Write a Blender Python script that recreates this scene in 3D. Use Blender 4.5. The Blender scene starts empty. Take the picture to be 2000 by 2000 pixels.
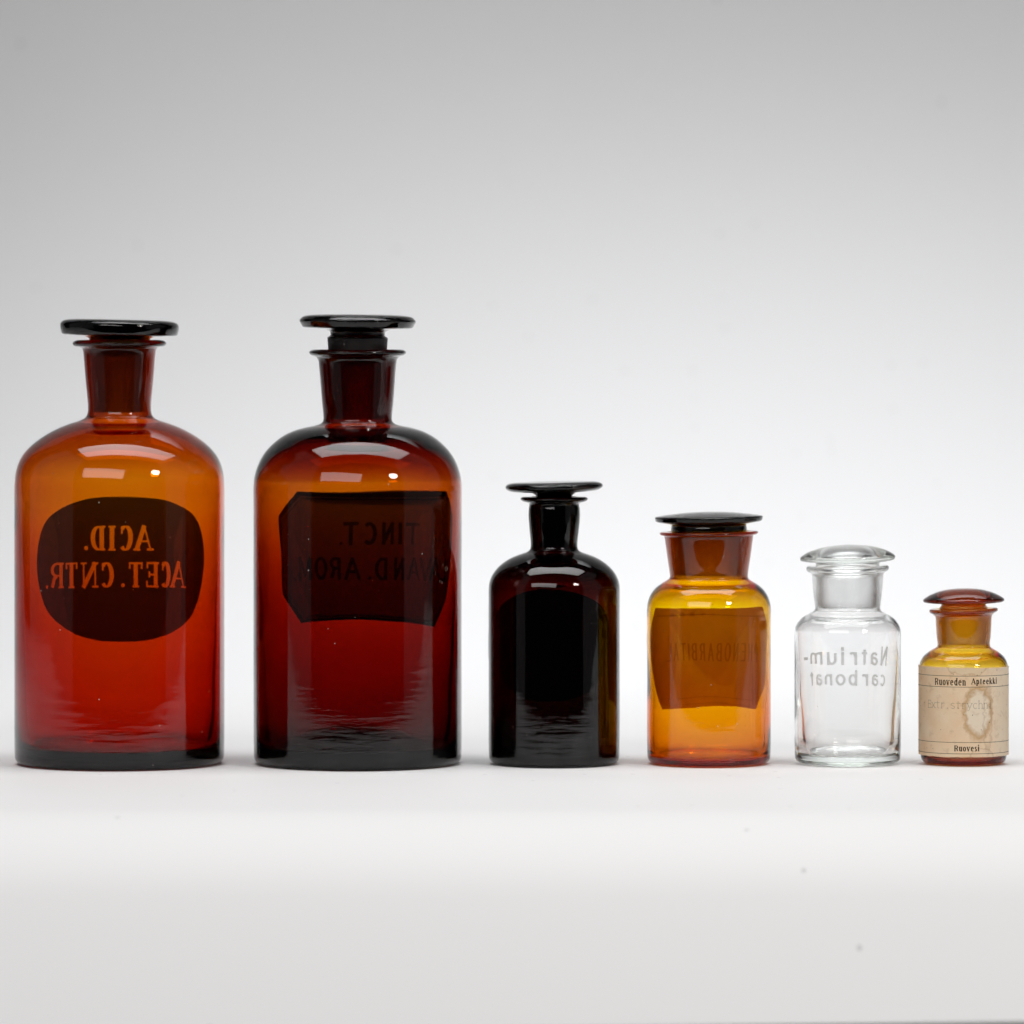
import bpy, math, random
import numpy as np
from mathutils import Vector
from mathutils.geometry import delaunay_2d_cdt

random.seed(7)
rng = np.random.default_rng(7)
scene = bpy.context.scene
COL = scene.collection

# ------------------------------------------------------------------ scale and camera
K = 0.00026            # metres per photo pixel in the plane of the bottles
F = 11000.0            # focal length in photo pixels (photo is 2000 x 2000)
D = F * K              # camera distance to the row of bottles
Y0 = 1491.5            # photo row of the table under the bottle centres
HOR = 640.0            # photo row of the horizon
H = (Y0 - HOR) * K     # camera height above the table

cam_data = bpy.data.cameras.new("camera")
cam = bpy.data.objects.new("camera", cam_data)
COL.objects.link(cam)
cam.location = (0.0, -D, H)
cam.rotation_euler = (math.radians(90), 0, 0)
cam_data.sensor_width = 36.0
cam_data.lens = F / 2000.0 * 36.0
cam_data.shift_y = -(1000.0 - HOR) / 2000.0
cam_data.clip_start = 0.05
cam_data.clip_end = 50.0
cam_data.dof.use_dof = True
cam_data.dof.focus_distance = D - 0.03
cam_data.dof.aperture_fstop = 9.0
scene.camera = cam

# ------------------------------------------------------------------ world: a dim studio
world = bpy.data.worlds.new("World")
scene.world = world
world.use_nodes = True
bg = world.node_tree.nodes["Background"]
bg.inputs[0].default_value = (0.9, 0.95, 1.0, 1.0)
bg.inputs[1].default_value = 0.012

# ------------------------------------------------------------------ studio lamps
def area(name, loc, target, sx, sy, radiance, color=(1, 1, 1), shape='RECTANGLE', spread=180):
    l = bpy.data.lights.new(name, 'AREA')
    l.shape = shape
    l.size = sx
    l.size_y = sy
    a = sx * sy * (math.pi / 4 if shape in ('DISK', 'ELLIPSE') else 1.0)
    l.energy = radiance * a * math.pi
    l.color = color
    l.spread = math.radians(spread)
    o = bpy.data.objects.new(name, l)
    COL.objects.link(o)
    o.location = loc
    d = Vector(target) - Vector(loc)
    o.rotation_euler = d.to_track_quat('-Z', 'Y').to_euler()
    return o

area("overhead_softbox", (0.03, -0.12, 1.38), (0.03, -0.10, 0), 1.7, 0.62, 3.25, (1.0, 0.995, 0.99), spread=135)
area("background_softbox", (0.17, 0.82, 1.13), (0.17, 0.80, 0), 1.1, 0.52, 1.74, (0.965, 0.98, 1.0), spread=89)
area("white_panel_stand_in_left", (-1.45, -0.35, 0.95), (0, -0.35, 0.95), 1.6, 2.3, 0.13, (1, 0.97, 0.98))  # dim lamp added in place of a white side panel mirrored in the glass
area("white_panel_stand_in_right", (1.45, -0.35, 0.95), (0, -0.35, 0.95), 1.6, 2.3, 0.13, (1, 0.97, 0.98))  # same added stand-in lamp for the white panel on the right
area("front_softbox", (-0.66, -1.86, 1.00), (0, 0, 0.2), 1.7, 0.66, 3.9, (1, 0.98, 0.97))
area("modelling_lamp", (1.22, -1.38, 0.98), (0, 0, 0.15), 0.36, 0.36, 32.0, (1, 0.98, 0.95), 'DISK')

# ------------------------------------------------------------------ render settings
scene.render.engine = 'CYCLES'
cy = scene.cycles
cy.max_bounces = 40
cy.transmission_bounces = 36
cy.glossy_bounces = 20
cy.diffuse_bounces = 4
cy.transparent_max_bounces = 24
cy.volume_bounces = 0
cy.caustics_reflective = True
cy.caustics_refractive = True
cy.sample_clamp_indirect = 25.0
cy.blur_glossy = 0.3
cy.use_denoising = True
vs = scene.view_settings
vs.view_transform = 'Standard'
vs.look = 'None'
vs.exposure = 0.0
vs.gamma = 1.0
vs.use_curve_mapping = False

# ------------------------------------------------------------------ material helpers
def new_mat(name):
    m = bpy.data.materials.new(name)
    m.use_nodes = True
    nt = m.node_tree
    nt.nodes.clear()
    out = nt.nodes.new('ShaderNodeOutputMaterial')
    return m, nt, out

def N(nt, typ, **kw):
    n = nt.nodes.new(typ)
    for k, v in kw.items():
        if k.startswith('i_'):
            n.inputs[k[2:].replace('_', ' ')].default_value = v
        else:
            setattr(n, k, v)
    return n

def math_node(nt, op, a, b=None, c=None, clamp=False):
    n = nt.nodes.new('ShaderNodeMath')
    n.operation = op
    n.use_clamp = clamp
    for i, v in enumerate((a, b, c)):
        if v is None:
            continue
        if isinstance(v, (int, float)):
            n.inputs[i].default_value = v
        else:
            nt.links.new(v, n.inputs[i])
    return n.outputs[0]

def obj_noise(nt, scale3, scale, detail=2.0, rough=0.5, shift=0.0):
    tc = nt.nodes.new('ShaderNodeTexCoord')
    mp = nt.nodes.new('ShaderNodeMapping')
    mp.inputs['Scale'].default_value = scale3
    mp.inputs['Location'].default_value = (shift, shift * 0.7, shift * 1.3)
    nt.links.new(tc.outputs['Object'], mp.inputs['Vector'])
    nz = nt.nodes.new('ShaderNodeTexNoise')
    nz.inputs['Scale'].default_value = scale
    nz.inputs['Detail'].default_value = detail
    nz.inputs['Roughness'].default_value = rough
    nt.links.new(mp.outputs[0], nz.inputs['Vector'])
    return nz.outputs['Fac']

def speck_mask(nt, scale, size, keep, shift=0.0, dims='3D'):
    """sparse dust specks: small cores of a few Voronoi cells"""
    tc = nt.nodes.new('ShaderNodeTexCoord')
    vo = nt.nodes.new('ShaderNodeTexVoronoi')
    vo.voronoi_dimensions = dims
    vo.inputs['Scale'].default_value = scale
    mv = nt.nodes.new('ShaderNodeVectorMath')
    mv.operation = 'ADD'
    mv.inputs[1].default_value = (shift, shift * 0.6, shift * 0.8)
    nt.links.new(tc.outputs['Object'], mv.inputs[0])
    nt.links.new(mv.outputs[0], vo.inputs['Vector'])
    near = math_node(nt, 'LESS_THAN', vo.outputs['Distance'], size)
    sep = nt.nodes.new('ShaderNodeSeparateColor')
    nt.links.new(vo.outputs['Color'], sep.inputs[0])
    few = math_node(nt, 'LESS_THAN', sep.outputs[0], keep)
    return math_node(nt, 'MULTIPLY', near, few)

def glass(name, sigma, ground=0.15, ripple=1.0, dust=True, tint=(1, 1, 1), seed=0):
    """coloured glass: refraction at the surface, absorption (per metre) in the body"""
    m, nt, out = new_mat(name)
    g = N(nt, 'ShaderNodeBsdfGlass')
    g.inputs['IOR'].default_value = 1.47
    at = N(nt, 'ShaderNodeAttribute', attribute_name='ground')
    nt.links.new(math_node(nt, 'MULTIPLY', at.outputs['Fac'], ground), g.inputs['Roughness'])
    g.inputs['Color'].default_value = (*tint, 1)
    if ripple > 0:
        n1 = obj_noise(nt, (38, 38, 280), 1.0, 3.0, 0.6, seed * 1.7)
        n2 = obj_noise(nt, (40, 40, 55), 1.0, 1.0, 0.5)
        ra = N(nt, 'ShaderNodeAttribute', attribute_name='ripple')
        n1 = math_node(nt, 'MULTIPLY', n1, ra.outputs['Fac'])
        h = math_node(nt, 'ADD', math_node(nt, 'MULTIPLY', n1, 1.35e-4 * ripple),
                      math_node(nt, 'MULTIPLY', n2, 1.6e-5 * ripple))
        b = N(nt, 'ShaderNodeBump')
        b.inputs['Strength'].default_value = 1.0
        b.inputs['Distance'].default_value = 1.0
        nt.links.new(h, b.inputs['Height'])
        nt.links.new(b.outputs[0], g.inputs['Normal'])
    surf = g.outputs[0]
    if dust:
        d = N(nt, 'ShaderNodeBsdfDiffuse')
        d.inputs[0].default_value = (0.75, 0.72, 0.68, 1)
        mask = speck_mask(nt, 300.0, 0.08, 0.045, seed * 0.37)
        mix = N(nt, 'ShaderNodeMixShader')
        nt.links.new(math_node(nt, 'MULTIPLY', mask, 0.75), mix.inputs[0])
        nt.links.new(surf, mix.inputs[1])
        nt.links.new(d.outputs[0], mix.inputs[2])
        surf = mix.outputs[0]
    nt.links.new(surf, out.inputs['Surface'])
    dens = max(sigma)
    va = N(nt, 'ShaderNodeVolumeAbsorption')
    va.inputs['Color'].default_value = (*[1 - s / dens for s in sigma], 1)
    va.inputs['Density'].default_value = dens
    nt.links.new(va.outputs[0], out.inputs['Volume'])
    m.cycles.homogeneous_volume = True
    return m

def film(name, color, trans, clear=0.0, noise=0.15, gloss=0.0, scale=900):
    """thin paint or paper on glass: colour from the front, part of the light shines through"""
    m, nt, out = new_mat(name)
    df = N(nt, 'ShaderNodeBsdfDiffuse')
    tr = N(nt, 'ShaderNodeBsdfTranslucent')
    nf = obj_noise(nt, (1, 1, 1), scale, 5.0, 0.65)
    ns = math_node(nt, 'MULTIPLY_ADD', nf, 2 * noise, 1.0 - noise)
    for node, c in ((df, color), (tr, trans)):
        mx = N(nt, 'ShaderNodeVectorMath', operation='SCALE')
        mx.inputs[0].default_value = c
        nt.links.new(ns, mx.inputs['Scale'])
        nt.links.new(mx.outputs[0], node.inputs[0])
    ad = N(nt, 'ShaderNodeAddShader')
    nt.links.new(df.outputs[0], ad.inputs[0])
    nt.links.new(tr.outputs[0], ad.inputs[1])
    surf = ad.outputs[0]
    if clear > 0:
        tp = N(nt, 'ShaderNodeBsdfTransparent')
        mi = N(nt, 'ShaderNodeMixShader')
        mi.inputs[0].default_value = clear
        nt.links.new(surf, mi.inputs[1])
        nt.links.new(tp.outputs[0], mi.inputs[2])
        surf = mi.outputs[0]
    nt.links.new(surf, out.inputs['Surface'])
    return m

# ------------------------------------------------------------------ mesh helpers
def link(name, me, parent=None, mats=()):
    mats = [m for m in mats if m is not None]
    o = bpy.data.objects.new(name, me)
    COL.objects.link(o)
    for m in mats:
        me.materials.append(m)
    if parent is not None:
        o.parent = parent
    return o

def profile(pts, steps=6):
    """control points (r, z, fillet 0..1, material) -> smooth sampled outline"""
    P = [(p[0], p[1], p[2] if len(p) > 2 else 1.0, p[3] if len(p) > 3 else 0) for p in pts]
    out = [(P[0][0], P[0][1], P[0][3])]
    for a, b, c in zip(P, P[1:], P[2:]):
        f = b[2] * 0.5
        s = (b[0] + (a[0] - b[0]) * f, b[1] + (a[1] - b[1]) * f)
        e = (b[0] + (c[0] - b[0]) * f, b[1] + (c[1] - b[1]) * f)
        for i in range(steps + 1):
            t = i / steps
            x = (1 - t) ** 2 * s[0] + 2 * t * (1 - t) * b[0] + t * t * e[0]
            y = (1 - t) ** 2 * s[1] + 2 * t * (1 - t) * b[1] + t * t * e[1]
            if math.hypot(x - out[-1][0], y - out[-1][1]) > 0.05:
                out.append((x, y, b[3]))
            else:
                out[-1] = (out[-1][0], out[-1][1], b[3])
    out.append((P[-1][0], P[-1][1], P[-1][3]))
    # refine long straight runs so that the glass can be uneven
    fin = [out[0]]
    for q in out[1:]:
        p = fin[-1]
        d = math.hypot(q[0] - p[0], q[1] - p[1])
        n = max(1, int(d // 14))
        for i in range(1, n + 1):
            t = i / n
            fin.append((p[0] + (q[0] - p[0]) * t, p[1] + (q[1] - p[1]) * t, q[2]))
    return fin

def lathe(name, prof, mats, parent, seg=144, warp=None, shear=None, ripple=None):
    """revolve an outline given in photo pixels; warp(th, r, z, i) returns a new (r, z)"""
    verts, faces, fm = [], [], []
    rows = []
    for i, (r, z, m) in enumerate(prof):
        if r <= 1e-6:
            rows.append([len(verts)])
            verts.append((0, 0, z * K))
            continue
        row = []
        for j in range(seg):
            th = 2 * math.pi * j / seg
            rr, zz = warp(th, r, z, i) if warp else (r, z)
            x, y = rr * math.cos(th), rr * math.sin(th)
            if shear:
                x, y, zz = shear(x, y, zz)
            row.append(len(verts))
            verts.append((x * K, y * K, zz * K))
        rows.append(row)
    for i in range(len(rows) - 1):
        a, b = rows[i], rows[i + 1]
        mi = prof[i + 1][2] if prof[i][2] == prof[i + 1][2] else 0
        for j in range(seg):
            k = (j + 1) % seg
            if len(a) == 1:
                faces.append((a[0], b[k], b[j]))
            elif len(b) == 1:
                faces.append((a[j], a[k], b[0]))
            else:
                faces.append((a[j], a[k], b[k], b[j]))
            fm.append(mi)
    me = bpy.data.meshes.new(name)
    me.from_pydata(verts, [], faces)
    at = me.attributes.new('ground', 'FLOAT', 'FACE')
    at.data.foreach_set('value', [float(v) for v in fm])
    if ripple:
        ra = me.attributes.new('ripple', 'FLOAT', 'POINT')
        ra.data.foreach_set('value', [ripple(i, prof[i][1]) for i, row in enumerate(rows) for _ in row])
    me.polygons.foreach_set('use_smooth', [True] * len(faces))
    me.update()
    return link(name, me, parent, mats)

def wobble(seed, amp_out, amp_in, n_out):
    r = random.Random(seed)
    terms = [(r.randint(1, 4), r.uniform(0.012, 0.05), r.uniform(0, 6.28), r.uniform(0.4, 1)) for _ in range(6)]
    terms2 = [(r.randint(1, 5), r.uniform(0.015, 0.06), r.uniform(0, 6.28), r.uniform(0.4, 1)) for _ in range(7)]
    def f(th, rr, z, i):
        if z < 3 and i < n_out:
            return rr, z
        tt, amp = (terms, amp_out) if i < n_out else (terms2, amp_in)
        d = sum(a * math.sin(k * th + w * z + p) for k, w, p, a in tt) / 3.0
        fade = min(1.0, rr / 60.0)
        return rr + d * amp * fade, z
    return f

# ------------------------------------------------------------------ letter skeletons
def arc(cx, cy, rx, ry, a0, a1, n=14):
    return [(cx + rx * math.cos(math.radians(a0 + (a1 - a0) * i / n)),
             cy + ry * math.sin(math.radians(a0 + (a1 - a0) * i / n))) for i in range(n + 1)]

# each stroke: (points, kind) kind: 'p' pen rule, 'T' thick, 't' thin; serif feet: 'S' entries (x, y)
GL = {
 'A': ([([(0, 0), (.5, 1)], 't'), ([(.5, 1), (1, 0)], 'T'), ([(.2, .34), (.8, .34)], 't')], [(0, 0), (1, 0)]),
 'B': ([([(.12, 0), (.12, 1)], 'T'), ([(.12, 1), (.5, 1)] + arc(.5, .76, .4, .24, 90, -90) + [(.12, .52)], 'p'),
        ([(.12, .52), (.5, .52)] + arc(.5, .26, .46, .26, 90, -90) + [(.12, 0)], 'p')], [(.12, 0), (.12, 1)]),
 'C': ([(arc(.52, .5, .5, .5, 48, 312, 26), 'p')], []),
 'D': ([([(.12, 0), (.12, 1)], 'T'), ([(.12, 1), (.45, 1)] + arc(.45, .5, .53, .5, 90, -90, 22) + [(.12, 0)], 'p')], [(.12, 0), (.12, 1)]),
 'E': ([([(.12, 0), (.12, 1)], 'T'), ([(.12, 1), (.95, 1)], 't'), ([(.12, .52), (.75, .52)], 't'), ([(.12, 0), (1, 0)], 't')], [(.12, 0), (.12, 1)]),
 'H': ([([(.06, 0), (.06, 1)], 'T'), ([(.94, 0), (.94, 1)], 'T'), ([(.06, .52), (.94, .52)], 't')], [(.06, 0), (.06, 1), (.94, 0), (.94, 1)]),
 'I': ([([(.5, 0), (.5, 1)], 'T')], [(.5, 0), (.5, 1)]),
 'L': ([([(.1, 0), (.1, 1)], 'T'), ([(.1, 0), (1, 0)], 't')], [(.1, 0), (.1, 1)]),
 'M': ([([(.05, 0), (.05, 1)], 't'), ([(.05, 1), (.5, .15)], 'T'), ([(.5, .15), (.95, 1)], 't'), ([(.95, 1), (.95, 0)], 'T')], [(.05, 0), (.95, 0)]),
 'N': ([([(.08, 0), (.08, 1)], 't'), ([(.08, 1), (.92, 0)], 'T'), ([(.92, 0), (.92, 1)], 't')], [(.08, 0), (.08, 1), (.92, 1)]),
 'O': ([(arc(.5, .5, .5, .5, 0, 360, 36), 'p')], []),
 'P': ([([(.12, 0), (.12, 1)], 'T'), ([(.12, 1), (.5, 1)] + arc(.5, .74, .46, .26, 90, -90) + [(.12, .48)], 'p')], [(.12, 0), (.12, 1)]),
 'R': ([([(.12, 0), (.12, 1)], 'T'), ([(.12, 1), (.5, 1)] + arc(.5, .75, .42, .25, 90, -90) + [(.12, .5)], 'p'),
        ([(.5, .5), (.72, .4), (.82, .2), (.95, 0)], 'T')], [(.12, 0), (.12, 1)]),
 'T': ([([(.5, 0), (.5, 1)], 'T'), ([(0, 1), (1, 1)], 't')], [(.5, 0)]),
 'V': ([([(0, 1), (.5, 0)], 'T'), ([(.5, 0), (1, 1)], 't')], [(0, 1), (1, 1)]),
 '.': ([], []), '-': ([([(0, .5), (1, .5)], 'T')], []),
 # lower case: 0 = baseline, 1 = x-height; ascenders reach about 1.45
 'a': ([(arc(.45, .66, .42, .34, 150, 0, 14) + [(.87, 0)], 'p'), ([(.87, .58), (.5, .57)] + arc(.42, .28, .4, .28, 90, 270, 14) + [(.6, .02), (.87, .22)], 'p')], []),
 'b': ([([(.1, 0), (.1, 1.45)], 'T'), (arc(.52, .5, .42, .5, 150, -150, 24), 'p')], [(.1, 1.45)]),
 'c': ([(arc(.54, .5, .48, .5, 45, 315, 24), 'p')], []),
 'd': ([([(.9, 0), (.9, 1.45)], 'T'), (arc(.48, .5, .42, .5, 30, 330, 24), 'p')], [(.9, 1.45), (.9, 0)]),
 'e': ([([(.08, .54), (.93, .54)] + arc(.5, .54, .43, .46, 0, 180, 16) + arc(.5, .46, .45, .46, 180, 320, 12), 'p')], []),
 'h': ([([(.1, 0), (.1, 1.45)], 'T'), ([(.1, .7)] + arc(.5, .66, .4, .34, 150, 0, 12) + [(.9, 0)], 'p')], [(.1, 0), (.9, 0), (.1, 1.45)]),
 'i': ([([(.5, 0), (.5, 1)], 'T'), ([(.5, 1.3), (.5, 1.48)], 'T')], [(.5, 0), (.5, 1)]),
 'k': ([([(.1, 0), (.1, 1.45)], 'T'), ([(.1, .38), (.9, 1)], 't'), ([(.38, .58), (.95, 0)], 'T')], [(.1, 0), (.1, 1.45), (.92, 0)]),
 'm': ([([(.05, 0), (.05, 1)], 'T'), ([(.05, .7)] + arc(.28, .68, .23, .32, 150, 0, 10) + [(.51, 0)], 'p'),
        ([(.51, .7)] + arc(.73, .68, .22, .32, 150, 0, 10) + [(.95, 0)], 'p')], [(.05, 0), (.5, 0), (.95, 0)]),
 'n': ([([(.1, 0), (.1, 1)], 'T'), ([(.1, .68)] + arc(.5, .66, .4, .34, 150, 0, 12) + [(.9, 0)], 'p')], [(.1, 0), (.1, 1), (.9, 0)]),
 'o': ([(arc(.5, .5, .47, .5, 0, 360, 30), 'p')], []),
 'p': ([([(.1, -.42), (.1, 1)], 'T'), (arc(.52, .5, .42, .5, 150, -150, 24), 'p')], [(.1, -.42), (.1, 1)]),
 'r': ([([(.2, 0), (.2, 1)], 'T'), ([(.2, .62)] + arc(.62, .6, .38, .4, 150, 45, 8), 'p')], [(.2, 0), (.2, 1)]),
 's': ([(arc(.5, .75, .38, .25, 30, 200, 12) + [(.3, .56), (.7, .44)] + arc(.5, .25, .42, .25, 20, -155, 12), 'p')], []),
 't': ([([(.42, 1.35), (.42, .2)] + arc(.64, .2, .22, .2, 180, 290, 8), 'p'), ([(.05, 1), (.9, 1)], 't')], []),
 'u': ([([(.1, 1), (.1, .34)] + arc(.48, .34, .38, .34, 180, 330, 10) + [(.88, .3)], 'p'), ([(.9, 0), (.9, 1)], 'T')], [(.1, 1), (.9, 1), (.9, 0)]),
 'v': ([([(0, 1), (.5, 0)], 'T'), ([(.5, 0), (1, 1)], 't')], [(0, 1), (1, 1)]),
 'x': ([([(.03, 1), (.97, 0)], 'T'), ([(.97, 1), (.03, 0)], 't')], [(0, 1), (1, 1), (0, 0), (1, 0)]),
 'y': ([([(0, 1), (.5, 0)], 'T'), ([(1, 1), (.42, -.2), (.2, -.42), (.02, -.36)], 't')], [(0, 1), (1, 1)]),
}

def glyph_polys(ch, x0, x1, y0, y1, thick, thin, serif=0.0, mirror=False, dot=None):
    """quads of one letter in the box x0..x1, baseline y0 to (cap or x-) height y1"""
    hw = thick / 2
    def P(p):
        x = x0 + hw + p[0] * (x1 - x0 - thick)
        if ch == 'I' or ch == 'i':
            x = (x0 + x1) / 2
        y = y0 + thin / 2 + p[1] * (y1 - y0 - thin)
        if mirror:
            x = x0 + x1 - x
        return (x, y)
    if ch == '.':
        r = dot or thick * 0.62
        c = ((x0 + x1) / 2, y0 + r)
        return [[(c[0] + r * math.cos(a * math.pi / 5), c[1] + r * math.sin(a * math.pi / 5)) for a in range(10)]]
    strokes, feet = GL[ch]
    if serif and ch == 'T':
        strokes = strokes + [([(0.0, 1), (0.0, .8)], 't'), ([(1.0, 1), (1.0, .8)], 't')]
    if serif and ch == 'E':
        strokes = strokes + [([(.95, 1), (.95, .82)], 't'), ([(1.0, 0), (1.0, .2)], 't'), ([(.75, .62), (.75, .42)], 't')]
    if serif and ch == 'C':
        strokes = strokes + [([(.87, .98), (.87, .72)], 't')]
    polys = []
    for pts, kind in strokes:
        q = [P(p) for p in pts]
        if kind != 'p' and len(q) == 2:      # extend straight strokes to the box edge
            dx, dy = q[1][0] - q[0][0], q[1][1] - q[0][1]
            l = math.hypot(dx, dy) or 1
            e = thin / 2
            q = [(q[0][0] - dx / l * e, q[0][1] - dy / l * e), (q[1][0] + dx / l * e, q[1][1] + dy / l * e)]
        L, R = [], []
        for i, p in enumerate(q):
            a, b = q[max(0, i - 1)], q[min(len(q) - 1, i + 1)]
            dx, dy = b[0] - a[0], b[1] - a[1]
            l = math.hypot(dx, dy) or 1
            dx, dy = dx / l, dy / l
            w = thick if kind == 'T' else thin if kind == 't' else thin + (thick - thin) * abs(dy) ** 1.5
            L.append((p[0] - dy * w / 2, p[1] + dx * w / 2))
            R.append((p[0] + dy * w / 2, p[1] - dx * w / 2))
        for i in range(len(q) - 1):
            polys.append([L[i], L[i + 1], R[i + 1], R[i]])
    if serif:
        for f in feet:
            x, y = P(f)
            yy = y
            e = hw + serif
            polys.append([(x - e, yy - thin * .55), (x + e, yy - thin * .55), (x + e, yy + thin * .55), (x - e, yy + thin * .55)])
    return polys

def area2(p):
    return sum(p[i][0] * p[(i + 1) % len(p)][1] - p[(i + 1) % len(p)][0] * p[i][1] for i in range(len(p)))

# ------------------------------------------------------------------ labels on the glass
STRETCH = {}
def screen_to_uv(sx, sy, cx, R, back=True):
    """photo pixel -> (arc length, height) in photo pixels on the cylinder that carries the label"""
    if back:
        ref, sv, off = STRETCH.get(cx, (0, 0, 0))
        sy = sy + (sy - ref) * sv + off
        sx = cx + (sx - cx) * 1.075           # the thick walls make the far side look smaller
    X0 = (cx - 1000) * K
    th = 0.0
    for _ in range(12):
        yd = (R * K * math.cos(th)) * (1 if back else -1)
        X = (sx - 1000) * (D + yd) / F - X0
        th = math.asin(max(-0.999, min(0.999, X / (R * K))))
    z = H - (sy - HOR) * (D + yd) / F
    return th * R, z / K

def build_label(parent, R, outline, groups, mat, ink_mat, back=True, step=5.0, bulge=None, offset=0.5, smooth=True):
    """outline and ink polygons in (arc, height) photo pixels -> label mesh and lettering mesh, cut out of one sheet"""
    if groups and not isinstance(groups[0], tuple):
        groups = [('lettering', groups)]
    pts, faces, owner = [], [], []
    def add(poly, who):
        if area2(poly) < 0:
            poly = poly[::-1]
        if abs(area2(poly)) < 0.02:
            return
        i = len(pts)
        pts.extend(poly)
        faces.append(list(range(i, i + len(poly))))
        owner.append(who)
    dense = []
    for a, b in zip(outline, outline[1:] + outline[:1]):
        n = max(1, int(math.hypot(b[0] - a[0], b[1] - a[1]) // step))
        dense += [(a[0] + (b[0] - a[0]) * t / n, a[1] + (b[1] - a[1]) * t / n) for t in range(n)]
    add(dense, -1)
    for gi, (_, inks) in enumerate(groups):
        for p in inks:
            for i in range(1, len(p) - 1):   # triangles keep every cut simple
                add([p[0], p[i], p[i + 1]], gi)
    us = [p[0] for p in dense]
    vs_ = [p[1] for p in dense]
    for u in np.arange(min(us) + step / 2, max(us), step):
        for v in np.arange(min(vs_) + step / 2, max(vs_), step * 3):
            pts.append((float(u), float(v)))
    res = delaunay_2d_cdt([Vector(p) for p in pts], [], faces, 1, 1e-4)
    V, Fc, OF = res[0], res[2], res[5]
    Rk = R + offset
    def pos(p):
        th = p[0] / R
        rr = Rk + (bulge(p[0], p[1]) if bulge else 0)
        s = 1 if back else -1
        return (rr * math.sin(th) * K, s * rr * math.cos(th) * K, p[1] * K)
    base = [f for f, o in zip(Fc, OF) if 0 in o and len(o) == 1]
    cut = [[] for _ in groups]
    for f, o in zip(Fc, OF):
        if 0 in o and len(o) > 1:
            cut[min(owner[k] for k in o if k)].append(f)
    objs = []
    for nm, fs, m, par in [('label', base, mat, parent)] + [(g[0], q, ink_mat, None) for g, q in zip(groups, cut)]:
        if not fs:
            objs.append(None)
            continue
        used = sorted({i for f in fs for i in f})
        ix = {v: i for i, v in enumerate(used)}
        me = bpy.data.meshes.new(nm)
        fl = [[ix[i] for i in (f if not back else f[::-1])] for f in fs]
        me.from_pydata([pos(V[i]) for i in used], [], fl)
        uv = me.uv_layers.new(name='sheet')
        for lp in me.loops:
            p = V[used[lp.vertex_index]]
            uv.data[lp.index].uv = (p[0] / 100, p[1] / 100)
        me.polygons.foreach_set('use_smooth', [True] * len(fl))
        me.update()
        objs.append(link(nm, me, par or objs[0], [m]))
    return objs

# ------------------------------------------------------------------ the setting: white sweep
def sweep_mat():
    m, nt, out = new_mat("white_sweep_board")
    p = N(nt, 'ShaderNodeBsdfPrincipled')
    n1 = obj_noise(nt, (1, 1, 1), 2.2, 3.0)
    n2 = obj_noise(nt, (1, 3, 1), 160.0, 4.0, 0.7)
    v = math_node(nt, 'ADD', math_node(nt, 'MULTIPLY', n1, 0.015), math_node(nt, 'MULTIPLY', n2, 0.012))
    v = math_node(nt, 'ADD', v, 0.775)
    # small grey scuffs and crumbs
    s1 = speck_mask(nt, 42.0, 0.05, 0.12, 0.3, '2D')
    patch = obj_noise(nt, (1, 1, 1), 9.0, 2.0)
    s1 = math_node(nt, 'MULTIPLY', s1, math_node(nt, 'GREATER_THAN', patch, 0.47))
    s2 = obj_noise(nt, (130, 24, 1), 1.0, 5.0, 0.75)
    s2 = math_node(nt, 'MULTIPLY', math_node(nt, 'GREATER_THAN', s2, 0.70), 0.05)
    dk = math_node(nt, 'ADD', math_node(nt, 'MULTIPLY', s1, 0.2), s2)
    v = math_node(nt, 'SUBTRACT', v, dk)
    cc = N(nt, 'ShaderNodeCombineColor')
    nt.links.new(v, cc.inputs[0])
    nt.links.new(v, cc.inputs[1])
    nt.links.new(math_node(nt, 'MULTIPLY', v, 1.005), cc.inputs[2])
    nt.links.new(cc.outputs[0], p.inputs['Base Color'])
    p.inputs['Roughness'].default_value = 0.6
    p.inputs['Specular IOR Level'].default_value = 0.22
    nt.links.new(p.outputs[0], out.inputs['Surface'])
    return m

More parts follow.
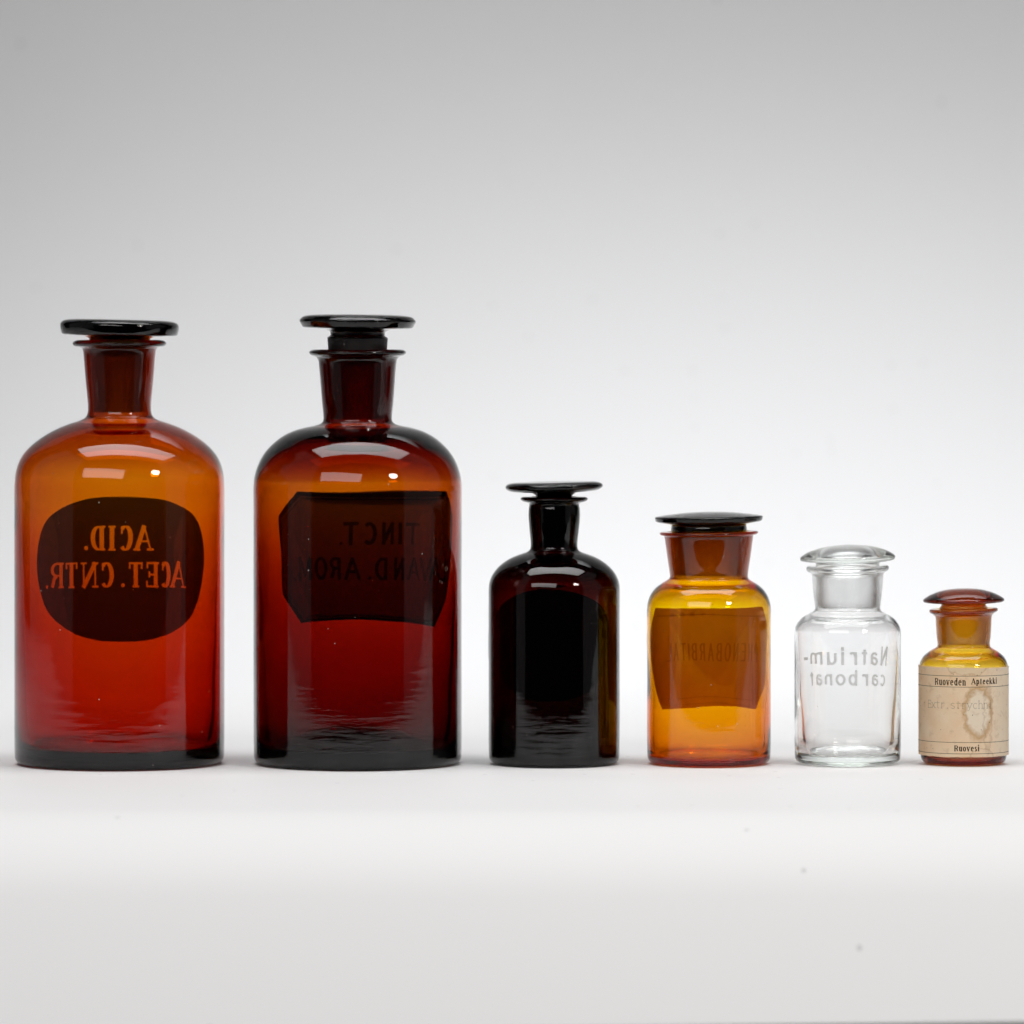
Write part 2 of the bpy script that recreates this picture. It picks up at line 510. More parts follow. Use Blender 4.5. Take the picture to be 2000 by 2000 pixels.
def build_sweep():
    # the sheet bends down over the table edge in front of the bottles and ends at the foot of the frame
    ye, slope, bend = -0.27, math.radians(48), 0.10
    y1, rad, top = 0.70, 0.73, 1.9
    xs = np.linspace(-1.5, 1.5, 31)
    arcp = [(ye - bend * math.sin(a), -bend + bend * math.cos(a)) for a in np.linspace(slope, 0.0, 12)]
    y0, z0 = arcp[0]
    def row(t):                                # photo row of a point t metres down the apron
        yy, zz = y0 - t * math.cos(slope), z0 - t * math.sin(slope)
        return HOR + F * (H - zz) / (D + yy)
    tl = 0.0
    while row(tl) < 2000.0:
        tl += 0.0005
    ends = [tl + 0.0012, tl, tl - 0.004] + [tl * q for q in (0.75, 0.5, 0.25)]
    prof = [(y0 - t * math.cos(slope), z0 - t * math.sin(slope)) for t in ends]
    prof.insert(0, (prof[0][0] + 0.003, prof[0][1] - 0.003))
    prof += arcp
    prof += [(y, 0.0) for y in np.linspace(ye + 0.03, y1, 30)]
    prof += [(y1 + rad * math.sin(a), rad - rad * math.cos(a)) for a in np.linspace(0.06, math.pi / 2, 28)]
    prof += [(y1 + rad, z) for z in np.linspace(rad + 0.1, top, 8)]
    verts, faces = [], []
    for j, (y, z) in enumerate(prof):
        for x in xs:
            sk = 0.014 * (float(x) - 0.06) + 0.0004 * math.sin(31 * float(x)) if j < 4 else 0.0   # the lower edge is cut a little askew
            verts.append((float(x), float(y) + sk * math.cos(slope), float(z) + sk * math.sin(slope)))
    n = len(xs)
    for j in range(len(prof) - 1):
        for i in range(n - 1):
            faces.append((j * n + i, j * n + i + 1, (j + 1) * n + i + 1, (j + 1) * n + i))
    me = bpy.data.meshes.new("backdrop")
    me.from_pydata(verts, [], faces)
    me.polygons.foreach_set('use_smooth', [True] * len(faces))
    me.update()
    o = link("backdrop", me, None, [sweep_mat()])
    o["kind"] = "structure"
    return o

build_sweep()

# ------------------------------------------------------------------ bottles
def yz(y):
    return Y0 - y

def make_bottle(name, label, cx, body_r, shoulder, neck, flange, bore, wall, floor, sigma, stopper,
                seed, body_r_low=None, flange_tilt=0.0, lid_tilt=0.0, ripple=1.0, wob=(0.2, 0.45),
                rough=0.5, tint=(1, 1, 1), group=None, stopper_sigma=None):
    """outer outline in photo pixels (radius, photo row); wall = (neck, shoulder, foot) thickness; floor = (edge, centre)"""
    root = bpy.data.objects.new(name, None)
    root.empty_display_size = 0.02
    COL.objects.link(root)
    root.location = ((cx - 1000) * K, 0, 0.0001)
    root["label"] = label
    root["category"] = "bottle"
    if group:
        root["group"] = group
    g = glass("tinted_glass", sigma, rough, ripple, True, tint, seed)
    gs = glass("stopper_glass", stopper_sigma or sigma, rough, ripple * 0.5, True, tint, seed + 3)
    rl = body_r_low or body_r
    pts = [(0, 6), (rl * .55, 5), (rl - 36, 2.0), (rl - 28, 0), (rl - 13, 0), (rl - 1.2, 6), (rl, 27)]
    ys = yz(shoulder[0][1])
    for t in (.3, .6, .9):
        pts.append((rl + (body_r - rl) * t, 27 + (ys - 27) * t))
    sh = [(r, yz(y)) for r, y in shoulder]
    pts += sh
    pts += [(r, yz(y)) for r, y in neck]
    pts += [(p[0], yz(p[1]), *(p[2:])) for p in flange]
    outer = profile(pts)
    # inner surface, from the mouth down
    (rt, yt), (rb, yb) = bore
    inn = [(rt, yz(yt), 0.5, 0), (rt - .2, yz(yt) - 3, 1, 1), (rb, yz(yb), 0.5, 1)]
    full = sh[::-1]
    ztop = sh[-1][1]
    def thick(z):
        if z > ys:
            q = min(1.0, (z - ys) / (ztop - ys))
            return wall[1] + (wall[0] - wall[1]) * q ** 1.6
        return wall[1] + (wall[2] - wall[1]) * (1 - z / ys) ** 0.85
    prev = rb
    for i, (r, z) in enumerate(full):
        w = thick(z)
        a = full[max(0, i - 1)]
        b = full[min(len(full) - 1, i + 1)]
        dx, dz = b[0] - a[0], b[1] - a[1]
        l = math.hypot(dx, dz)
        nx, nz = dz / l, -dx / l
        q = (r + nx * w, z + nz * w)
        if q[0] > prev + 2 and q[1] < inn[-1][1] - 0.5:
            inn.append((q[0], q[1], 1, 0))
            prev = q[0]
    zs = inn[-1][1]
    for t in (.25, .5, .75, .9):
        z = zs + (floor[0] + 10 - zs) * t
        w = thick(z)
        rr = rl + (body_r - rl) * z / ys
        inn.append((rr - w, z))
    rin = rl - wall[2]
    inn += [(rin - 1, floor[0] + 9), (rin - 7, floor[0]), (rin * .7, floor[0] + (floor[1] - floor[0]) * .45),
            (rin * .3, floor[1]), (0, floor[1])]
    inner = profile(inn)
    tf = math.tan(math.radians(flange_tilt))
    zf0, zf1 = yz(neck[0][1]), yz(flange[0][1])
    def shear_b(x, y, z):
        w = max(0.0, min(1.0, (z - zf0) / (zf1 - zf0)))
        return x, y, z + x * tf * w
    lathe("glass_body", outer + inner, [g], root, warp=wobble(seed, wob[0], wob[1], len(outer)), shear=shear_b,
          ripple=lambda i, z: max(0.0, min(1.0, 1.25 - 2.2 * z / ys)) * 0.95 + 0.05 if i < len(outer) and z > 8 else 0.0)
    # stopper
    low = max(range(len(stopper)), key=lambda i: stopper[i][1])
    sp = profile([(p[0], yz(p[1]), p[2] if len(p) > 2 else 1.0, 1 if i >= low else (p[3] if len(p) > 3 else 0)) for i, p in enumerate(stopper)])
    tl = math.tan(math.radians(lid_tilt))
    zc = yz(bore[0][1])
    zl = max(q[1] for q in sp)
    def shear_s(x, y, z):
        w = max(0.0, min(1.0, (z - zc) / max(4.0, (zl - zc) * 0.35)))
        return x, y, z + x * tl * w
    lathe("stopper", sp[::-1], [gs], root, warp=None, shear=shear_s)
    return root

ROW = None
# 1 ---------------------------------------------------------------- large amber bottle with dark oval
b1 = make_bottle("apothecary_bottle",
    "tall amber glass bottle with dark oval label reading ACID. ACET. CNTR. backwards", 233.5, 205,
    [(205, 985), (205.5, 945), (201, 913), (190, 889), (172, 869), (147, 850.5), (122, 837), (97, 827), (76, 821)],
    [(63.5, 814), (61, 797), (64, 765), (67, 735), (69.5, 700), (71, 686)],
    [(74, 679), (89, 677, .8), (93, 670), (86, 664.5), (74, 664, .8)],
    ((58.5, 666), (47, 812)), (13, 7.6, 28), (31, 33), (76, 385, 1500),
    [(0, 623.5), (70, 624), (106, 625.5), (116.5, 633), (115.5, 645), (112, 655.5, .5), (70, 657, .7), (59, 661, .8), (57.6, 668, .4, 0),
     (57.2, 672, .5, 1), (46.2, 806, .4, 1), (38, 807, .6, 0), (46, 700), (46, 690), (0, 684)],
    11, lid_tilt=-1.3, ripple=1.0, stopper_sigma=(440, 500, 900))
# 2 ---------------------------------------------------------------- large dark red-brown bottle
b2 = make_bottle("apothecary_bottle",
    "tall dark red-brown glass bottle with eight-sided label reading TINCT. LAVAND. AROM. backwards", 698.5, 203.5,
    [(203.5, 985), (204, 948), (201, 925), (191.5, 899), (176, 876), (151, 854), (127, 841.5), (102, 834.5), (81, 831)],
    [(68, 826), (66.5, 815), (69.5, 790), (73, 742), (76, 708), (77.5, 702)],
    [(82, 697), (92, 694, .8), (96, 688.5), (90, 683), (76, 682.5, .8)],
    ((58.5, 684), (49, 825)), (20, 4.2, 30), (30, 70), (175, 640, 2600),
    [(0, 613.5), (80, 614.5), (106, 618, .7), (115, 627, .6), (107, 641.5, .4), (62, 644, .5), (53.5, 648, .8), (53, 656, .6), (59.3, 659.5, .3, 0),
     (59, 662, .4, 1), (48.2, 818, .4, 1), (40, 819, .6, 0), (45, 716), (44, 704), (0, 698)],
    23, lid_tilt=-0.6, ripple=1.2, stopper_sigma=(330, 1000, 2400))
# 3 ---------------------------------------------------------------- medium near-black bottle
b3 = make_bottle("apothecary_bottle",
    "medium near-black purple-brown narrow-necked bottle with black oval label", 1082.3, 128.3,
    [(128.3, 1175), (128.5, 1148), (127, 1137), (121.5, 1123), (112, 1110), (99, 1098.5), (83, 1089), (66, 1082.5), (54, 1079)],
    [(46.5, 1074), (45.3, 1062), (48, 1040), (50.5, 1012), (50.3, 995), (48.5, 987)],
    [(50, 982.5), (62, 980, .8), (67.5, 974.5), (62, 970.3), (50, 970, .8)],
    ((34.8, 971.5), (29, 1072)), (14, 6.5, 17), (15, 17), (760, 1900, 2100),
    [(0, 940.5), (60, 941), (88, 942), (98, 950.5), (88, 959.5), (62, 961.5), (40, 964), (34, 969, .6), (33.8, 974, .4, 0),
     (33.6, 977, .5, 1), (28.2, 1066, .4, 1), (22, 1067, .6, 0), (22, 1000), (20, 990), (0, 986)],
    37, lid_tilt=1.2, ripple=1.2)
# 4 ---------------------------------------------------------------- wide-mouth amber jar
b4 = make_bottle("apothecary_bottle",
    "bright orange-amber wide-mouthed bottle with brown label reading PHENOBARBITAL backwards", 1384.5, 121,
    [(121, 1215), (121.3, 1188), (119, 1173.5), (114, 1161), (104.5, 1148.5), (94, 1140.5), (84, 1135)],
    [(76.5, 1130), (76.3, 1122), (79.5, 1102), (83, 1077), (86, 1055), (87, 1049)],
    [(88, 1046), (94, 1045, .7), (97.3, 1041.5), (94, 1038, .8), (84, 1038, .8)],
    ((74.5, 1039.5), (65, 1126)), (9, 3.4, 13), (12, 13.5), (26, 215, 3000),
    [(0, 999.5), (40, 1000.5), (75, 1004), (103, 1008, .4), (106, 1010.5, .5), (104, 1019, .6), (82, 1023, .6), (73, 1025.5, .8), (74.5, 1033), (73.8, 1040, .4, 0),
     (73.4, 1044, .5, 1), (64, 1122, .4, 1), (56, 1123, .6, 0), (62, 1052), (60, 1040), (0, 1034)],
    41, lid_tilt=0.85, flange_tilt=0.9, ripple=0.8, stopper_sigma=(230, 400, 800))
# 5 ---------------------------------------------------------------- clear jar
b5 = make_bottle("apothecary_bottle",
    "clear colourless glass bottle with frosted letters Natrium-carbonat and domed stopper", 1655.5, 104,
    [(104, 1262), (104.2, 1236), (102.5, 1226), (98.5, 1217.5), (93, 1210), (83.5, 1202.5), (75, 1198)],
    [(65, 1194), (63.5, 1186), (65.5, 1172), (68, 1152), (69.5, 1130), (70, 1122)],
    [(72.5, 1118.5), (79, 1115.5, .8), (81.5, 1110), (79, 1105.3, .8), (72, 1105, .8)],
    ((62.5, 1106), (58, 1190)), (8, 4.0, 22), (17, 18), (2.4, 1.5, 2.1),
    [(0, 1063.5), (40, 1066), (72, 1074), (91, 1084.5), (94, 1090.5), (90, 1096, .8), (66, 1098, .5), (62, 1101, .5), (61.8, 1106, .4, 0),
     (61.5, 1109, .5, 1), (57, 1186, .4, 1), (50, 1187, .6, 0), (52, 1130), (50, 1110), (30, 1098), (0, 1096)],
    53, lid_tilt=1.6, flange_tilt=0.9, ripple=0.7, rough=0.2)
# 6 ---------------------------------------------------------------- small amber jar with paper label
b6 = make_bottle("apothecary_bottle",
    "smallest honey-amber bottle with stained cream paper label reading Ruoveden Apteekki", 1882, 86.5,
    [(86.5, 1322), (86.8, 1303), (85, 1292.5), (79, 1282.5), (70.5, 1275), (61.5, 1269)],
    [(52, 1264.5), (50.8, 1258), (52.5, 1246), (54, 1225), (54.5, 1209), (55.5, 1203)],
    [(60, 1199), (66, 1195.5, .8), (67.5, 1191.5), (65, 1188.5, .8), (58, 1188.5, .8)],
    ((47.5, 1189.5), (43, 1261)), (9, 4.2, 13), (12, 13), (36, 165, 900),
    [(0, 1149), (34, 1151), (60, 1158.5), (77, 1168), (80.5, 1172.5), (77, 1177, .8), (52, 1178.5, .5), (43, 1180.5, .8), (44, 1184), (47.4, 1187), (46.8, 1191, .4, 0),
     (46.5, 1193, .5, 1), (42, 1257, .4, 1), (35, 1258, .6, 0), (37, 1205), (35, 1194), (0, 1189)],
    67, body_r_low=84.5, lid_tilt=0.9, flange_tilt=1.7, ripple=0.7, stopper_sigma=(42, 115, 290))

# ------------------------------------------------------------------ lettering layout
def boxes_to_polys(boxes, cx, R, ytop, ybase, thick, thin, serif=0.0, mirror=True, back=True, slope=0.0, dot=None, xh=None, caps=None):
    """boxes: (letter, x0, x1) in photo pixels; ytop/ybase in photo rows"""
    polys = []
    for ch, xa, xb in boxes:
        u0, v0 = screen_to_uv(xa, ybase + slope * (xa - cx), cx, R, back)
        u1, _ = screen_to_uv(xb, ybase + slope * (xb - cx), cx, R, back)
        top = ytop
        if caps and (ch.isupper()):
            top = caps
        _, v1 = screen_to_uv((xa + xb) / 2, top + slope * ((xa + xb) / 2 - cx), cx, R, back)
        polys += glyph_polys(ch, u0, u1, v0, v1, thick, thin, serif, mirror, dot)
    return polys

def smooth_closed(pts, n=3):
    for _ in range(n):
        q = []
        for a, b in zip(pts, pts[1:] + pts[:1]):
            q += [(a[0] * .75 + b[0] * .25, a[1] * .75 + b[1] * .25), (a[0] * .25 + b[0] * .75, a[1] * .25 + b[1] * .75)]
        pts = q
    return pts

def jitter(pts, amp):
    return [(p[0] + random.uniform(-amp, amp), p[1] + random.uniform(-amp, amp)) for p in pts]

STRETCH.update({233.5: (962, .04, 0), 698.5: (961, .05, 0), 1655.5: (1263, .08, 3.5)})
# label 1: dark enamel oval, letters left clear
c, R = 233.5, 205
o1 = [(248, 970), (190, 971), (155, 978), (122, 994), (98, 1015), (83, 1040), (75, 1068), (72, 1100), (74, 1135), (79, 1161), (87, 1186),
      (102, 1206), (125, 1224), (150, 1238), (185, 1248), (225, 1251), (270, 1249), (305, 1243), (335, 1232), (356, 1219), (374, 1203),
      (386, 1178), (394, 1150), (398, 1115), (398, 1085), (394, 1052), (387, 1027), (373, 1004), (350, 989), (320, 975), (285, 971)]
o1 = smooth_closed([screen_to_uv(x, y, c, R) for x, y in o1], 2)
t = boxes_to_polys([('A', 262, 296), ('C', 231, 259), ('I', 212, 227), ('D', 179, 207), ('.', 166, 175)], c, R, 1031, 1077.5, 9.6, 3.7, 2.6, dot=4.6)
t += boxes_to_polys([('A', 332, 361), ('C', 311, 332), ('E', 282, 309), ('T', 249, 280), ('.', 236, 244), ('C', 195, 223), ('N', 159, 193),
                     ('T', 128, 155), ('R', 99, 127), ('.', 90, 95)], c, R, 1099.5, 1147.5, 9.0, 3.7, 2.5, slope=-0.012, dot=4.0)
build_label(b1, R, o1, t, film("dark_enamel", (0.035, 0.018, 0.010), (0.075, 0.075, 0.075), noise=0.1, scale=60),
            film("thin_clear_enamel", (0.02, 0.015, 0.01), (0.35, 0.33, 0.3), clear=0.72, noise=0.1))

# label 2: eight-sided paper with black frame and black letters
c, R = 698.5, 203.5
o2 = [(586, 961), (866, 961), (873, 978), (882, 1012), (880, 1110), (872, 1172), (853, 1217), (800, 1211), (698, 1208), (640, 1211), (588, 1214), (553, 1160), (549, 1010)]
o2u = [screen_to_uv(x, y, c, R) for x, y in o2]
t = boxes_to_polys([('T', 787, 816), ('I', 773, 783), ('N', 742, 768), ('C', 707, 735), ('T', 671, 701), ('.', 664, 672)], c, R, 1025, 1066.5, 8.2, 7.0, dot=3.8)
t += boxes_to_polys([('L', 857, 871), ('A', 836, 859), ('V', 815, 839), ('A', 793, 818), ('N', 766, 789), ('D', 731, 758), ('.', 718, 726),
                     ('A', 673, 705), ('R', 644, 669), ('O', 616, 641), ('M', 584, 612), ('.', 575, 582)], c, R, 1090, 1134.5, 7.6, 6.6, dot=3.8)
def frame(outline, inset, width):
    cxm = sum(p[0] for p in outline) / len(outline)
    cym = sum(p[1] for p in outline) / len(outline)
    hx = max(abs(p[0] - cxm) for p in outline)
    hy = max(abs(p[1] - cym) for p in outline)
    def sc(p, d):
        return (cxm + (p[0] - cxm) * (1 - d / hx), cym + (p[1] - cym) * (1 - d / hy))
    qs = []
    for a, b in zip(outline, outline[1:] + outline[:1]):
        qs.append([sc(a, inset), sc(b, inset), sc(b, inset + width), sc(a, inset + width)])
    return qs
t += frame(o2u, 0.4, 8.5) + frame(o2u, 13.5, 1.3)
build_label(b2, R, o2u, t, film("old_paper_dark", (0.07, 0.05, 0.035), (0.11, 0.09, 0.075), noise=0.16, scale=500),
            film("black_print", (0.02, 0.018, 0.016), (0.02, 0.018, 0.015), noise=0.1))

# label 3: black oval
c, R = 1082.3, 128.3
o3 = [(c - 6 + 116 * math.copysign(abs(math.cos(a)) ** .85, math.cos(a)), 1258 - 116 * math.copysign(abs(math.sin(a)) ** .85, math.sin(a))) for a in np.linspace(0, 2 * math.pi, 48, endpoint=False)]
build_label(b3, R, [screen_to_uv(x, y, c, R) for x, y in o3], [], film("black_enamel", (0.02, 0.018, 0.018), (0.012, 0.012, 0.012), noise=0.1), None)

# label 4: brown paper, condensed letters and thin rules
c, R = 1384.5, 121
o4 = [(1284, 1187)] + [(1284 + i * 199 / 16, 1187 - i * 4 / 16 + random.uniform(-.7, .9)) for i in range(1, 16)] + [(1483, 1183)]
o4 += [(1489, 1200), (1494, 1222), (1496, 1245), (1495, 1300), (1494, 1340), (1489, 1362), (1481, 1386.5)]
o4 += [(1440, 1384), (1385, 1384.5), (1330, 1386.5), (1291, 1389.5), (1281, 1362), (1276, 1338), (1273, 1290), (1272, 1245), (1274, 1222), (1279, 1202)]
o4u = [screen_to_uv(x, y, c, R) for x, y in o4]
word = "PHENOBARBITAL"
us0, _ = screen_to_uv(1299, 1280, c, R)
us1, _ = screen_to_uv(1477, 1280, c, R)
_, v0 = screen_to_uv(c, 1294.5, c, R)
_, v1 = screen_to_uv(c, 1258.5, c, R)
t = []
adv = (us1 - us0) / (len(word) - 0.35)
u = us1
for ch in word:
    w = adv * (0.42 if ch == 'I' else 1.0)
    t += glyph_polys(ch, u - w + adv * .24, u, v0, v1, 3.6, 3.0, 0, True)
    u -= w
def rule(y, xa, xb, w, cc, RR, back=True, sag=0.0):
    ua, va = screen_to_uv(xa, y, cc, RR, back)
    ub, vb = screen_to_uv(xb, y, cc, RR, back)
    _, vm = screen_to_uv(cc, y, cc, RR, back)
    n = 12
    return [[(ua + (ub - ua) * i / n, vm - w / 2), (ua + (ub - ua) * (i + 1) / n, vm - w / 2), (ua + (ub - ua) * (i + 1) / n, vm + w / 2), (ua + (ub - ua) * i / n, vm + w / 2)] for i in range(n)]
t += rule(1200, 1284, 1484, 1.5, c, R) + rule(1366, 1286, 1484, 1.0, c, R) + rule(1378, 1290, 1478, .8, c, R)
build_label(b4, R, o4u, t, film("old_paper_brown", (0.22, 0.09, 0.04), (0.42, 0.175, 0.085), noise=0.3, scale=28),
            film("faded_print", (0.13, 0.05, 0.03), (0.31, 0.11, 0.06), noise=0.25, scale=60))

# label 5: frosted lettering straight on the glass (no sheet)
c, R = 1655.5, 104
t = boxes_to_polys([('N', 1718.5, 1733.5), ('a', 1698.5, 1715), ('t', 1681, 1694.5), ('r', 1656, 1677), ('i', 1642, 1650), ('u', 1614, 1636.5), ('m', 1582, 1609), ('-', 1569, 1579)],
                   c, R, 1273.5, 1298.5, 6.2, 4.8, caps=1263)
t5b = boxes_to_polys([('c', 1719, 1732), ('a', 1702, 1717.5), ('r', 1680, 1699), ('b', 1656, 1676), ('o', 1631, 1652), ('n', 1609, 1627), ('a', 1592, 1606), ('t', 1579.5, 1588.5)],
                    c, R, 1316, 1337.5, 5.6, 4.5)
etch = film("frosted_etching", (0.42, 0.42, 0.41), (0.55, 0.545, 0.53), clear=0.2, noise=0.12, scale=700)
def loose_lettering(parent, polys, mat, **kw):
    """one line of lettering straight on its carrier, without a sheet of its own"""
    al = [p for q in polys for p in q]
    x0, x1 = min(p[0] for p in al) - 3, max(p[0] for p in al) + 3
    y0, y1 = min(p[1] for p in al) - 3, max(p[1] for p in al) + 3
    lab, let = build_label(parent, R, [(x0, y0), (x1, y0), (x1, y1), (x0, y1)], polys, None, mat, **kw)
    let.parent = parent
    bpy.data.objects.remove(lab, do_unlink=True)
    return let
loose_lettering(b5, t, etch)
loose_lettering(b5, t5b, etch)

# label 6: stained paper wrapped round the front
def stained_paper():
    m, nt, out = new_mat("stained_paper")
    uvn = N(nt, 'ShaderNodeUVMap', uv_map='sheet')
    nz = N(nt, 'ShaderNodeTexNoise')
    nz.inputs['Scale'].default_value = 9.0
    nz.inputs['Detail'].default_value = 4.0
    nt.links.new(uvn.outputs[0], nz.inputs['Vector'])
    # warp the sheet coordinates a little, then measure the distance to two water stains
    wv = N(nt, 'ShaderNodeVectorMath', operation='MULTIPLY_ADD')
    nt.links.new(nz.outputs['Color'], wv.inputs[0])
    wv.inputs[1].default_value = (0.20, 0.20, 0)
    wv.inputs[2].default_value = (-0.10, -0.10, 0)
    ad = N(nt, 'ShaderNodeVectorMath', operation='ADD')
    nt.links.new(uvn.outputs[0], ad.inputs[0])
    nt.links.new(wv.outputs[0], ad.inputs[1])
    def stain(cx, cy, sx, sy):
        s = N(nt, 'ShaderNodeVectorMath', operation='SUBTRACT')
        nt.links.new(ad.outputs[0], s.inputs[0])
        s.inputs[1].default_value = (cx, cy, 0)
        d = N(nt, 'ShaderNodeVectorMath', operation='DIVIDE')
        nt.links.new(s.outputs[0], d.inputs[0])
        d.inputs[1].default_value = (sx, sy, 1)
        l = N(nt, 'ShaderNodeVectorMath', operation='LENGTH')
        nt.links.new(d.outputs[0], l.inputs[0])
        return l.outputs['Value']
    def ring(dist, w):
        a = math_node(nt, 'ABSOLUTE', math_node(nt, 'SUBTRACT', dist, 1.0))
        return math_node(nt, 'SUBTRACT', 1.0, math_node(nt, 'DIVIDE', a, w), clamp=True)
    def inside(dist, w=0.08):
        return math_node(nt, 'DIVIDE', math_node(nt, 'SUBTRACT', 1.0, dist), w, clamp=True)
    d1 = stain(0.22, 1.05, 0.27, 0.47)      # tall washed patch right of the middle
    d2 = stain(0.02, 1.98, 0.42, 0.20)      # drip from the top edge
    d3 = stain(0.42, 0.95, 0.09, 0.62)      # thin curved run
    d4 = stain(0.30, 0.16, 0.26, 0.20)
    # base colour
    f1 = N(nt, 'ShaderNodeTexNoise')
    f1.inputs['Scale'].default_value = 2.6
    f1.inputs['Detail'].default_value = 6.0
    nt.links.new(uvn.outputs[0], f1.inputs['Vector'])
    ramp = N(nt, 'ShaderNodeValToRGB')
    ramp.color_ramp.elements[0].position = 0.3
    ramp.color_ramp.elements[0].color = (0.90, 0.66, 0.43, 1)
    ramp.color_ramp.elements[1].position = 0.7
    ramp.color_ramp.elements[1].color = (0.95, 0.78, 0.57, 1)
    nt.links.new(f1.outputs['Fac'], ramp.inputs[0])
    col = ramp.outputs[0]
    def mixc(fac, c2, k):
        nonlocal col
        mx = N(nt, 'ShaderNodeMix', data_type='RGBA')
        nt.links.new(math_node(nt, 'MULTIPLY', fac, k), mx.inputs[0])
        nt.links.new(col, mx.inputs[6])
        mx.inputs[7].default_value = (*c2, 1)
        col = mx.outputs[2]
    pale = math_node(nt, 'DIVIDE', math_node(nt, 'SUBTRACT', math_node(nt, 'MULTIPLY', 1, 1.0), d1), 0.1, clamp=True)
    sx = N(nt, 'ShaderNodeSeparateXYZ')
    nt.links.new(ad.outputs[0], sx.inputs[0])
    right = math_node(nt, 'MULTIPLY', math_node(nt, 'SUBTRACT', sx.outputs[0], 0.15), 1.6, clamp=True)
    mixc(right, (0.90, 0.79, 0.64), 0.7)
    mixc(pale, (0.94, 0.84, 0.69), 0.8)
    mixc(inside(d2), (0.78, 0.64, 0.46), 0.5)
    mixc(ring(d1, 0.27), (0.55, 0.33, 0.14), 0.7)
    mixc(ring(d2, 0.10), (0.50, 0.30, 0.14), 0.5)
    mixc(ring(d3, 0.30), (0.34, 0.20, 0.10), 0.28)
    mixc(ring(d4, 0.12), (0.46, 0.27, 0.12), 0.4)
    f3 = N(nt, 'ShaderNodeTexNoise')
    f3.inputs['Scale'].default_value = 5.5
    f3.inputs['Detail'].default_value = 7.0
    f3.inputs['Roughness'].default_value = 0.65
    nt.links.new(ad.outputs[0], f3.inputs['Vector'])
    mixc(math_node(nt, 'MULTIPLY', math_node(nt, 'SUBTRACT', f3.outputs['Fac'], 0.54, clamp=True), 5.0, clamp=True), (0.52, 0.33, 0.17), 0.5)
    f2 = N(nt, 'ShaderNodeTexNoise')
    f2.inputs['Scale'].default_value = 60.0
    f2.inputs['Detail'].default_value = 3.0
    nt.links.new(uvn.outputs[0], f2.inputs['Vector'])
    mixc(math_node(nt, 'SUBTRACT', f2.outputs['Fac'], 0.35, clamp=True), (0.50, 0.33, 0.19), 0.35)
    vo = N(nt, 'ShaderNodeTexVoronoi')
    vo.inputs['Scale'].default_value = 11.0
    nt.links.new(uvn.outputs[0], vo.inputs['Vector'])
    se = N(nt, 'ShaderNodeSeparateColor')
    nt.links.new(vo.outputs['Color'], se.inputs[0])
    sp = math_node(nt, 'MULTIPLY', math_node(nt, 'LESS_THAN', vo.outputs['Distance'], 0.11), math_node(nt, 'LESS_THAN', se.outputs[0], 0.24))
    mixc(sp, (0.12, 0.06, 0.03), 0.8)
    df = N(nt, 'ShaderNodeBsdfDiffuse')
    nt.links.new(col, df.inputs[0])
    tr = N(nt, 'ShaderNodeBsdfTranslucent')
    nt.links.new(col, tr.inputs[0])
    mi = N(nt, 'ShaderNodeMixShader')
    mi.inputs[0].default_value = 0.25
    nt.links.new(df.outputs[0], mi.inputs[1])
    nt.links.new(tr.outputs[0], mi.inputs[2])
    bp = N(nt, 'ShaderNodeBump')
    bp.inputs['Distance'].default_value = 0.0003
    bp.inputs['Strength'].default_value = 0.5
    nt.links.new(f1.outputs['Fac'], bp.inputs['Height'])
    nt.links.new(bp.outputs[0], df.inputs['Normal'])
    nt.links.new(mi.outputs[0], out.inputs['Surface'])
    return m

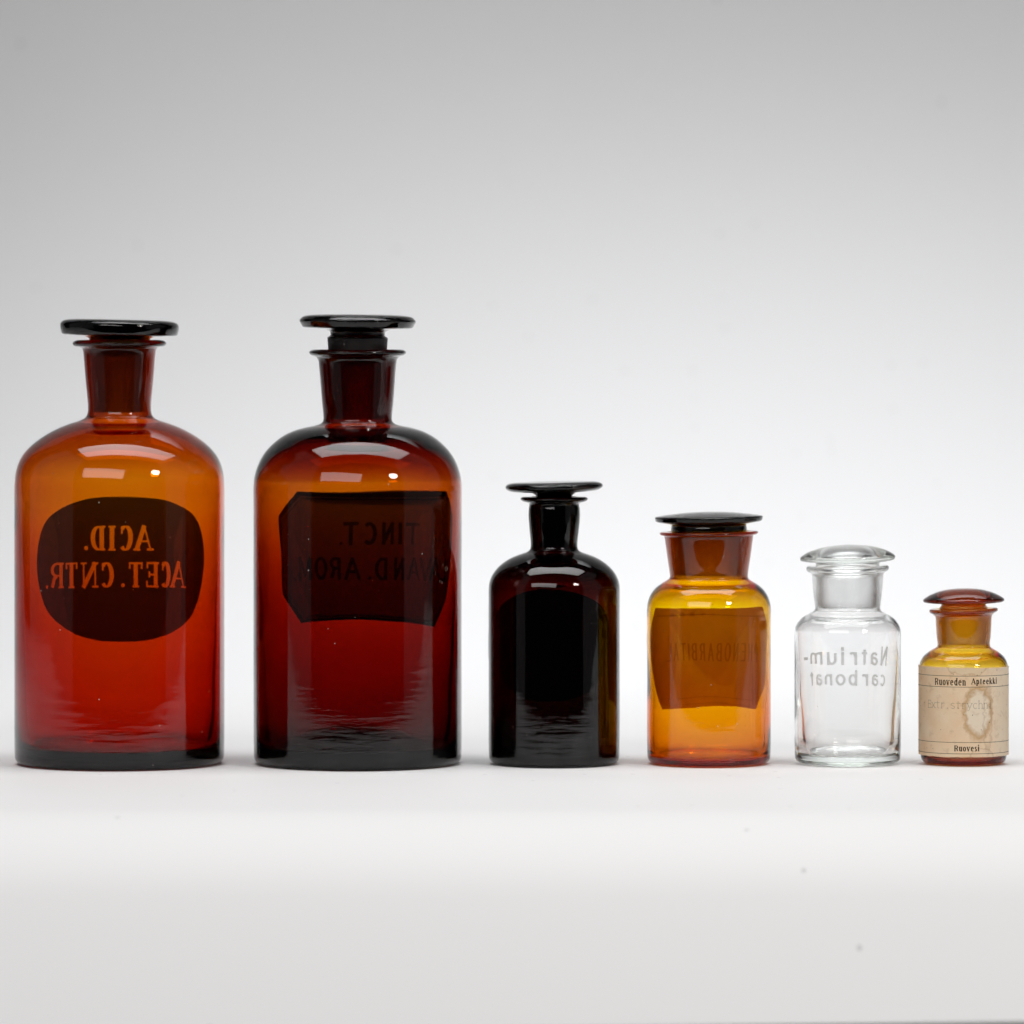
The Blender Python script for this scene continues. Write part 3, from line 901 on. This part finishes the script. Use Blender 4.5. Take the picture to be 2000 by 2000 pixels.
c, R = 1882, 87.0
def line_word(word, xa, xb, ytop, ybase, thick, thin, serif, widths, caps):
    """spread a word between two photo columns using relative letter widths"""
    ua, v0 = screen_to_uv(xa, ybase, c, R, False)
    ub, _ = screen_to_uv(xb, ybase, c, R, False)
    _, vx = screen_to_uv((xa + xb) / 2, ytop, c, R, False)
    _, vc = screen_to_uv((xa + xb) / 2, caps, c, R, False)
    tot = sum(widths.get(ch, 1.0) for ch in word)
    s = (ub - ua) / tot
    u, polys = ua, []
    for ch in word:
        w = widths.get(ch, 1.0) * s
        if ch != ' ':
            polys += glyph_polys(ch, u + s * .07, u + w - s * .07, v0, vc if ch.isupper() else vx, thick, thin, serif, False, dot=1.0)
        u += w
    return polys
wd = {'R': 1.25, 'A': 1.35, 'i': .6, 't': .75, 's': .85, 'm': 1.5, ' ': .9, 'k': 1.05}
t6 = [('lettering', line_word("Ruoveden", 1826, 1887, 1328.6, 1337.8, 2.2, 1.1, .4, wd, 1325.6)),
      ('lettering', line_word("Apteekki", 1896, 1946.5, 1328.0, 1337.0, 2.2, 1.1, .4, wd, 1325.0)),
      ('lettering', line_word("Ruovesi", 1863, 1913, 1459.0, 1467.6, 2.2, 1.1, .4, wd, 1456.6))]
ty = line_word("Extr.strychni", 1813, 1938, 1373.5, 1382.2, 1.0, .9, 1.1, {'.': .9}, 1369.5)
for yy in (1321, 1342.5, 1450.8, 1472.8):
    _, vm = screen_to_uv(c, yy, c, R, False)
    us = np.linspace(-R * 1.72, R * 1.72, 40)
    t6.append(('ruled_line', [[(a, vm - .42), (b, vm - .42), (b, vm + .42), (a, vm + .42)] for a, b in zip(us[:-1], us[1:])]))
_, vb = screen_to_uv(c, 1479.5, c, R, False)
_, vt = screen_to_uv(c, 1304.5, c, R, False)
um = R * 1.74
o6 = [(-um, vb)] + [(-um + 2 * um * i / 30, vb + random.uniform(-.5, .5)) for i in range(1, 30)] + [(um, vb + .5)]
o6 += [(um, vt - 1.5)] + [(um - 2 * um * i / 30, vt - 1.5 + 2.5 * i / 30 + random.uniform(-.5, .5)) for i in range(1, 30)] + [(-um, vt + 1.5)]
paper = stained_paper()
lab6 = build_label(b6, R, o6, t6, paper, film("black_ink", (0.035, 0.022, 0.015), (0.01, 0.006, 0.004), noise=0.25, scale=1500), back=False, step=4.0, offset=1.0)[0]
# the faded typewritten word is its own thin ink layer
loose_lettering(lab6, ty, film("faded_typewriter_ink", (0.22, 0.16, 0.11), (0.02, 0.015, 0.01), clear=0.58, noise=0.4, scale=1200), back=False, step=4.0, offset=1.25)
